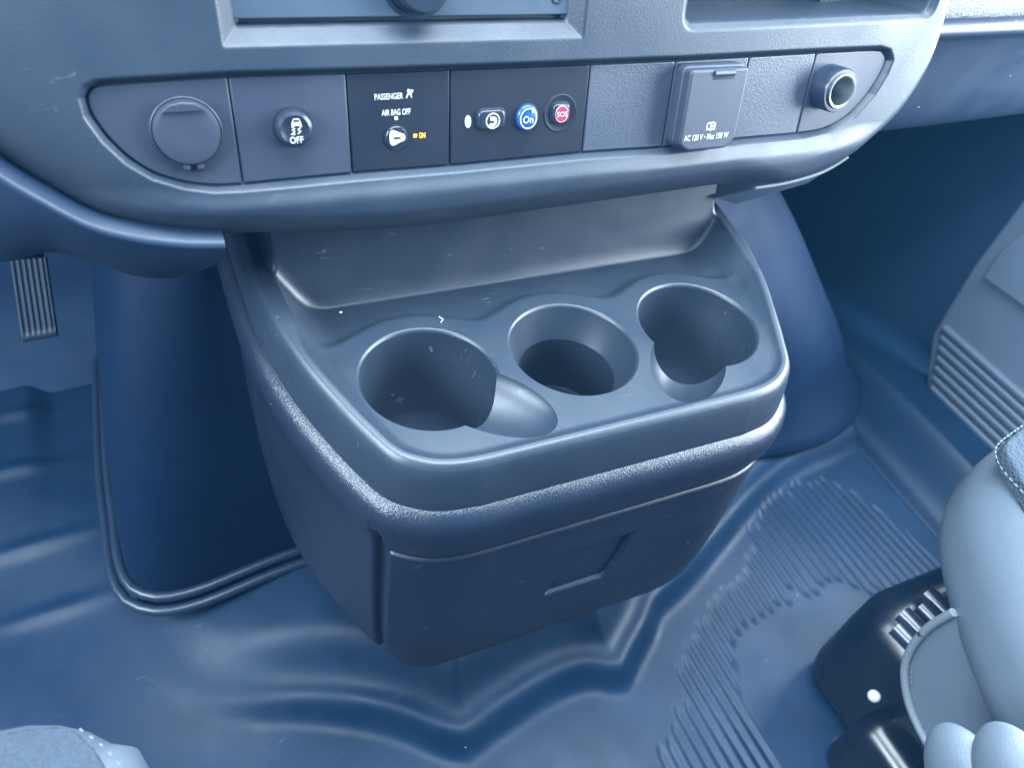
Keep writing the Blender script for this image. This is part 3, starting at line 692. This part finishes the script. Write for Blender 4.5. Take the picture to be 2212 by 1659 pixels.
ringplate('symbol_ring', cb2, .0049, .0055, d2, M['white'], pan[3], ry=1.1)
text('printed_text', 'On', cb2 + np.array([-.0002, -.0006]), .0042, d2, M['white'], pan[3], width=.0066, bold=.008)
st = [cb2 + np.array([.0026 + .0011 * (1 if k_ % 2 == 0 else .42) * math.cos(math.pi / 2 + k_ * math.pi / 5), .0037 + .0011 * (1 if k_ % 2 == 0 else .42) * math.sin(math.pi / 2 + k_ * math.pi / 5)]) for k_ in range(10)]
prints('star_symbol', [np.array(st)], d2, M['white'], pan[3])
c3 = pa(1213, 247, -.002)
lathe_P('button_dish', c3, [(.0112, D0 + .0001), (.0106, D0 + .0006), (.0096, D0 + .0003), (.0080, D0 + .0002)], M['panel_dark'], pan[3])
button(c3, .0057, .0060, .0033, .0022, M['button'], 'emergency_button', pan[3])
d3 = D0 + .0025; c3 = pa(1214, 247, d3)
prints('symbol_disc', [circle(c3, .0045, 36, .0050)], d3, M['white'], pan[3]); prints('red_disc', [circle(c3, .0040, 36, .0045)], d3 + .0002, M['red'], pan[3])
prints('symbol_band', [np.array([(-.0043, -.0016), (.0043, -.0016), (.0043, .0016), (-.0043, .0016)]) + c3], d3 + .00035, M['red'], pan[3])
text('printed_text', 'SOS', c3, .0030, d3 + .0006, M['white'], pan[3], width=.0070, bold=.0)
# 6 mains outlet with its flap
df = .0105
fl = np.array([pa(1498, 162, df), pa(1622, 138, df), pa(1584, 303, df), pa(1478, 322, df)])
a0, a1 = fl[:, 0].min(), fl[:, 0].max(); b1 = fl[:2, 1].mean(); b0 = fl[2:, 1].mean()
a0 = (fl[0, 0] + fl[3, 0]) / 2; a1 = (fl[1, 0] + fl[2, 0]) / 2
R = rounded(np.array([(a0 - .0030, b0 + .001), (a0 + .004, b0 - .0035), (a1 - .006, b0 - .0035), (a1 + .0006, b0 + .002), (a1 + .0006, b1), (a0 - .0030, b1)]), [.003, .003, .003, .003, .002, .003])
plate('outlet_base', offset_poly(R, .0012), D0 - .002, df - .0062, M['panel'], pan[5], .0014)
flap = plate('outlet_flap', R, D0, df, M['panel'], pan[5], .0016, rings=5)
hx = a0 + (a1 - a0) * .55
plate('hinge_slot', np.array([(hx - .0085, b1 - .0062), (hx + .0085, b1 - .0062), (hx + .0085, b1 - .0006), (hx - .0085, b1 - .0006)]), D0, df + .00015, M['gap'], pan[5], .0001)
tube('hinge_barrel', [PP(hx - .0077, b1 - .0026, df - .0004), PP(hx + .0077, b1 - .0026, df - .0004)], .0019, M['panel_grain'], pan[5], 12)
plate('hinge_hole', circle((a0 + .0010, b1 - .0045), .0012, 16), D0, df - .0004, M['gap'], pan[5], .0001)
dtx = df + .0002
text('printed_text', 'AC 120 V • Max 150 W', pa(1526, 296, dtx), .0038, dtx, M['white'], pan[5], width=abs(pa(1573, 296)[0] - pa(1482, 296)[0]), bold=.008)
cbk = pa(1536, 274, dtx); kk = .00052
prints('book_symbol', [stroke([(cbk[0] - .3 * kk, cbk[1] - 3 * kk), (cbk[0] - .3 * kk, cbk[1] + 4 * kk), (cbk[0] - 2.5 * kk, cbk[1] + 5 * kk), (cbk[0] - 6 * kk, cbk[1] + 3.6 * kk), (cbk[0] - 6 * kk, cbk[1] - 4 * kk), (cbk[0] - 3 * kk, cbk[1] - 3.2 * kk), (cbk[0], cbk[1] - 4.5 * kk), (cbk[0] + 3 * kk, cbk[1] - 3.2 * kk), (cbk[0] + 6 * kk, cbk[1] - 4 * kk), (cbk[0] + 6 * kk, cbk[1] + 3.6 * kk), (cbk[0] + 2.5 * kk, cbk[1] + 5 * kk), (cbk[0] + .3 * kk, cbk[1] + 4 * kk)], 1.5 * kk), stroke([(cbk[0] + 3 * kk, cbk[1] - 1.4 * kk), (cbk[0] + 3 * kk, cbk[1] + 2 * kk)], 1.2 * kk)], dtx, M['white'], pan[5])
# 8 open power socket
cs = pa(1815, 200, .004); q1 = pa(1821, 199, .012); cs = q1
lathe_P('socket_collar', cs, [(.0150, D0 - .001), (.0147, D0 + .0125), (.0140, D0 + .0138), (.0118, D0 + .0138), (.0112, D0 + .0130), (.0108, D0 + .004)], M['button'], pan[7])
lathe_P('socket_tube', cs, [(.0114, D0 + .0100), (.0114, D0 + .0150), (.0108, D0 + .0155), (.0098, D0 + .0150), (.0094, D0 + .0020), (.0092, D0 - .030)], M['chrome'], pan[7])
lathe_P('socket_floor', cs, [(.0094, D0 - .028), (.0040, D0 - .028), (0, D0 - .0275)], M['chrome'], pan[7])

# ================================================================== RADIO
ra = thing('radio', 'flat grey radio face set in the centre of the dashboard', 'radio', (.14, .40, -.06))
rd = -.0085
plate('faceplate', rounded(np.array([(.0490, -.0640), (.2322, -.0640), (.2335, .028), (.0475, .028)]), .002), rd - .03, rd + .0012, M['radio'], ra, .0005)
ck = pa(900, -45, rd + .002); lathe_P('volume_knob', ck, [(.0190, rd + .0011), (.0190, rd + .0018), (.0172, rd + .0022), (.0165, rd + .0012), (.0152, rd + .0020), (.0145, rd + .014), (.0135, rd + .0155), (0, rd + .0155)], M['button'], ra)
cj = pa(1204, -3, rd + .002); lathe_P('round_key', cj, [(.0030, rd + .0010), (.0030, rd + .0018), (.0024, rd + .0019), (.0021, rd + .0011), (0, rd + .0011)], M['button'], ra)

# ================================================================== ACCELERATOR PEDAL
pc = onY(78, 650, .66)
pd = thing('accelerator_pedal', 'ribbed accelerator pedal hanging in the dark footwell', 'pedal', (pc[0], .70, -.66))
corn = [onY(20, 565, .70), onY(100, 556, .70), onY(125, 727, .655), onY(46, 742, .655)]
nu_, nv_ = 61, 24; G = np.zeros((nv_, nu_, 3)); nrm_ = np.cross(corn[1] - corn[0], corn[3] - corn[0]); nrm_ /= np.linalg.norm(nrm_)
if nrm_[1] > 0: nrm_ = -nrm_
for i, t in enumerate(np.linspace(0, 1, nv_)):
    for j, s_ in enumerate(np.linspace(0, 1, nu_)):
        p = (corn[0] * (1 - s_) + corn[1] * s_) * (1 - t) + (corn[3] * (1 - s_) + corn[2] * s_) * t
        g_ = .0022 * (.5 + .5 * math.cos(s_ * 2 * math.pi * 6.5)) * (1 if .0 <= t < .90 else 0) * (1 if .06 < s_ < .94 else 0)
        ed = min(s_, 1 - s_, (1 - t) * 2) ; p = p + nrm_ * (-g_ - .006 * max(0, 1 - ed / .04) ** 2); G[i, j] = p
grid_obj('pedal_pad', G, M['pedal'], pd)
tube('pedal_arm', [(corn[0] + corn[1]) / 2 - nrm_ * .02, (corn[0] + corn[1]) / 2 + np.array([0, .03, .05]), (corn[0] + corn[1]) / 2 + np.array([0, .07, .16])], .012, M['gloss'], pd, 12, res=12)

# ================================================================== PASSENGER DOOR
XD = .955
dr = thing('passenger_door', 'grey ribbed door trim panel at the right side of the van', 'door', (XD, .30, ZF))
do_px = [(2330, 260), (2212, 425), (2105, 568), (2060, 640), (2012, 722), (2001, 800), (1998, 900), (2012, 985), (2060, 1100), (2260, 1320), (2460, 1180), (2500, 500)]
dp = np.array([onX(u, v, XD)[1:] for u, v in do_px]); dp = rounded(dp, .004, 4)
GXd = np.array([(y, z) for y, z in dp])
def FX(a, b, d=0.0):
    a = np.asarray(a, float)[..., None]; b = np.asarray(b, float)[..., None]; d = np.broadcast_to(np.asarray(d, float), a.shape[:-1])[..., None]
    return np.concatenate([XD - d, a, b], -1)
ylo, yhi, zlo, zhi = dp[:, 0].min(), dp[:, 0].max(), dp[:, 1].min(), dp[:, 1].max()
plate('trim_panel', dp, -.02, .0, M['doortrim'], dr, .006, frame=FX, rings=5)
# map pocket outline and ribs
pk = [onX(u, v, XD - .012)[1:] for u, v in [(2118, 600), (2158, 540), (2330, 400), (2600, 960)]]
plate('pocket_lid', rounded(np.array(pk), .004), -.0, .010, M['doortrim'], dr, .003, frame=FX)
for k_ in range(9):
    t = k_ / 8; a_ = onX(2030 - 26 * min(1, t * 1.3), 700 + 172 * t, XD - .004); z_ = a_[2]
    y_ = a_[1] - .006
    pts = np.array([(y_, z_ - .0042), (y_, z_ + .0042), (y_ - .35, z_ + .0042), (y_ - .35, z_ - .0042)])
    plate('rib', rounded(pts, .0025), .0, .0075, M['doortrim'], dr, .0025, frame=FX)

# ================================================================== SEATS
def seat_warp(V): return V
ps = thing('passenger_seat', 'pale grey vinyl passenger seat on a black base at lower right', 'seat', (.70, -.10, ZF), group=None)
def warp_p(V):
    V = V.copy(); y, z, x = V[:, 1], V[:, 2], V[:, 0]
    V[:, 0] += .05 * np.clip((-.44 - z) / .10, 0, 1) ** 1.5 - .012 * np.sin((y + .1) * 9)
    V[:, 1] -= .05 * np.clip((-.46 - z) / .10, 0, 1)
    return V
def pillow(outline, z0, z1, r, mat, par, lean=0.0, crown=.008):
    O = ccw(resample(spline(outline, 160, True), 160, True)); R_ = []
    for t in np.linspace(0, math.pi / 2, 10): R_.append((z0 + r * .4 * (1 - math.cos(t)) * 0 + r * .6 * (1 - math.sin(t)) * 0 + 0, 0))
    prof = [(z0, -.9 * r)] + [(z0 + r * .8 * (1 - math.cos(t)), -.9 * r * (1 - math.sin(t))) for t in np.linspace(.15, math.pi / 2, 8)] + [(z1 - r * (1 - math.sin(t)), -r * (1 - math.cos(t))) for t in np.linspace(.05, math.pi / 2, 14)]
    G = []
    for z, of in prof:
        q = offset_poly(O, of); q = resample(np.r_[q, q[:1]], 160, True)[:160] if of < -.03 else q
        q = q - lean * np.clip((z1 - r - z), 0, 1) * (q - O.mean(0)); G.append(np.c_[q, np.full(160, z)])
    c = q.mean(0)
    for f in (.9, .7, .45, .2, .02): G.append(np.c_[c + (q - c) * f, np.full(160, z1 + crown * (1 - f * f))])
    return grid_obj('cushion', np.array(G), mat, par, wrap=True)
pillow([(.622, .200), (.575, .185), (.537, .156), (.505, .112), (.477, .060), (.455, 0), (.440, -.1), (.43, -.36), (.98, -.36), (.99, .1), (.95, .185), (.80, .205), (.70, .205)], -.530, -.400, .062, M['seat'], ps)
fp = rounded(np.array([onZ(u, v, -.402)[:2] for u, v in [(2163, 962), (2280, 860), (2700, 1100), (2330, 1250), (2230, 1075)]]), .012)
def FZ(zc):
    def f(a, b, d=0.0):
        a = np.asarray(a, float)[..., None]; b = np.asarray(b, float)[..., None]; d = np.broadcast_to(np.asarray(d, float), a.shape[:-1])[..., None]
        return np.concatenate([a, b, zc + d], -1)
    return f
plate('cloth_insert', fp, -.010, .003, M['fabric'], ps, .003, frame=FZ(-.405))
def stitches(par, curve, n, L=.0034, r=.0005):
    C = spline(curve, n * 2); V = []; Fs = []
    for i in range(n):
        a, b = C[2 * i], C[2 * i + 1]; d = (b - a); d = d / np.linalg.norm(d) * L / 2; mid = (a + b) / 2; s_ = np.cross(d, [0, 0, 1.]); s_ = s_ / (np.linalg.norm(s_) + 1e-9) * r; up = np.array([0, 0, r])
        k_ = len(V); V += [mid - d - s_, mid - d + up, mid - d + s_, mid + d - s_, mid + d + up, mid + d + s_]
        Fs += [[k_, k_ + 1, k_ + 4, k_ + 3], [k_ + 1, k_ + 2, k_ + 5, k_ + 4], [k_, k_ + 2, k_ + 1], [k_ + 3, k_ + 4, k_ + 5]]
    return mesh_obj('stitching', V, Fs, M['thread'], par)
stitches(ps, np.array([onZ(u, v, -.4035) for u, v in [(2230, 905), (2160, 955), (2152, 985), (2170, 1020), (2215, 1068), (2290, 1140)]]), 26)
# side valance with piping
XV = .500
vp = [(2130, 1300), (2060, 1322), (2010, 1352), (1975, 1390), (1957, 1430), (1955, 1470), (1966, 1525), (1990, 1580), (2030, 1650), (2080, 1740), (2300, 1740), (2300, 1400)]
def FV(a, b, d=0.0):
    a = np.asarray(a, float)[..., None]; b = np.asarray(b, float)[..., None]; d = np.broadcast_to(np.asarray(d, float), a.shape[:-1])[..., None]
    return np.concatenate([XV - d + .25 * (-.44 - b) * 0, a, b], -1)
vpp = np.array([onX(u, v, XV)[1:] for u, v in vp])
plate('valance', rounded(vpp, .006), -.02, 0, M['seat'], ps, .004, frame=FV)
pip = np.array([onX(u, v, XV - .002) for u, v in vp[1:10]]); tube('piping', pip, .0036, M['piping'], ps, 10, res=60)
stitches(ps, np.array([onX(u + 14, v + 8, XV - .0022) for u, v in vp[1:6]]), 20, .004)
# rounded lower trims beside the cushion
def blob(nm, c, ax, rot, mat, par):
    V = []; nu_, nv_ = 48, 26; G = []
    for th in np.linspace(.02, math.pi - .02, nv_):
        G.append([np.array([ax[0] * math.sin(th) ** .9 * math.cos(ph), ax[1] * math.sin(th) ** .9 * math.sin(ph), ax[2] * math.cos(th)]) for ph in np.linspace(0, 2 * math.pi, nu_, endpoint=False)])
    G = np.array(G); Rm = np.array(Matrix.Rotation(rot[2], 3, 'Z') @ Matrix.Rotation(rot[1], 3, 'Y') @ Matrix.Rotation(rot[0], 3, 'X')); G = G @ Rm.T + c
    return grid_obj(nm, G, mat, par, wrap=True, flip=True)
blob('hinge_cover', onX(2112, 1742, .40), (.019, .052, .030), (.5, 0, 0), M['seat'], ps)
blob('hinge_cover', onX(2232, 1765, .40), (.020, .055, .030), (.5, 0, 0), M['seat'], ps)
# black base with tubes
sb = [onX(u, v, .47) for u, v in [(1900, 1285)]][0]
def warp_b(V):
    V = V.copy(); z = V[:, 2]; V[:, 0] += .02 * smooth(z, -.64, -.57); return V
rbox('seat_base', (.528, -.30, -.76), (.93, .172, -.588), .035, M['gloss'], ps, n=5, warp=warp_b)
rbox('rail_cover', (.492, -.30, -.76), (.56, .09, -.660), .02, M['gloss'], ps, n=5)
for (p, q_) in [((1945, 1335), (2080, 1470)), ((1998, 1290), (2110, 1400))]:
    A = onZ(*p, -.565); B = onZ(*q_, -.565)
    for k_ in (-.7, .7):
        off = np.array([.011 * k_, .006 * k_, -.004 * abs(k_)]); tube('rail_tube', [A + off, B + off], .0085, M['tube'], ps, 14)
kn = onZ(1888, 1503, -.62)
blob('adjuster_knob', kn, (.0055, .0055, .005), (0, 0, 0), M['knob'], ps)

ds = thing('driver_seat', 'grey cloth corner of the driver seat at lower left', 'seat', (-.35, -.10, ZF))
dsp = [onZ(u, v, -.445)[:2] for u, v in [(-60, 1600), (0, 1582), (60, 1566), (120, 1563), (180, 1571), (230, 1592), (278, 1627), (312, 1661)]]
pillow([tuple(p) for p in dsp] + [(dsp[-1][0] + .004, -.02), (dsp[-1][0], -.36), (-.62, -.36), (-.62, dsp[0][1] - .01), (-.4, dsp[0][1])], -.56, -.408, .045, M['seat'], ds)
fp = np.array([onZ(u, v, -.402)[:2] for u, v in [(-300, 1660), (-100, 1600), (0, 1584), (60, 1572), (120, 1568), (165, 1580), (200, 1612), (240, 1680), (300, 1800), (100, 1900), (-300, 1900)]])
plate('cloth_insert', ccw(fp), -.012, .0028, M['fabric'], ds, .0012, frame=FZ(-.405))
stitches(ds, np.array([onZ(u, v, -.4025) for u, v in [(170, 1572), (215, 1605), (250, 1640), (290, 1700)]]), 7, .0022)

# ================================================================== added fog volume standing in for the lens's milky blue glare
hz = rbox('lens_veil', (-1.2, -.6, -1.80), (1.6, 1.3, .30), .01, None, None, n=1)
hm = bpy.data.materials.new('lens_veil'); hm.use_nodes = True; nt = hm.node_tree; nt.nodes.clear()
ov = nt.nodes.new('ShaderNodeOutputMaterial'); pv = nt.nodes.new('ShaderNodeVolumePrincipled')
pv.inputs['Color'].default_value = (.12, .50, 1.0, 1); pv.inputs['Density'].default_value = VEIL; pv.inputs['Anisotropy'].default_value = .2
nt.links.new(pv.outputs[0], ov.inputs['Volume']); hz.data.materials.append(hm); hz['kind'] = 'stuff'
# ================================================================== crumbs
def crumb(name, label, uv, z, r, n=5):
    c = onZ(*uv, z); o = rbox(name, c - np.array(r), c + np.array(r), min(r) * .8, M['crumb'], None, n=2)
    o['label'] = label; o['category'] = 'crumb'; return o
crumb('crumb', 'tiny white crumb at the left end of the tray bin', (736, 675), -.3420, (.0010, .0007, .0007))
lp = [onZ(948, 684, -.3365), onZ(957, 690, -.336), onZ(952, 697, -.3365)]
o = tube('lint_fibre', lp, .00035, M['crumb'], None, 6); o['label'] = 'short bent white lint fibre behind the left cup holder'; o['category'] = 'lint'
print('tris', sum(len(o.data.loop_triangles) if not o.data.calc_loop_triangles() else 0 for o in scene.objects if o.type == 'MESH'))
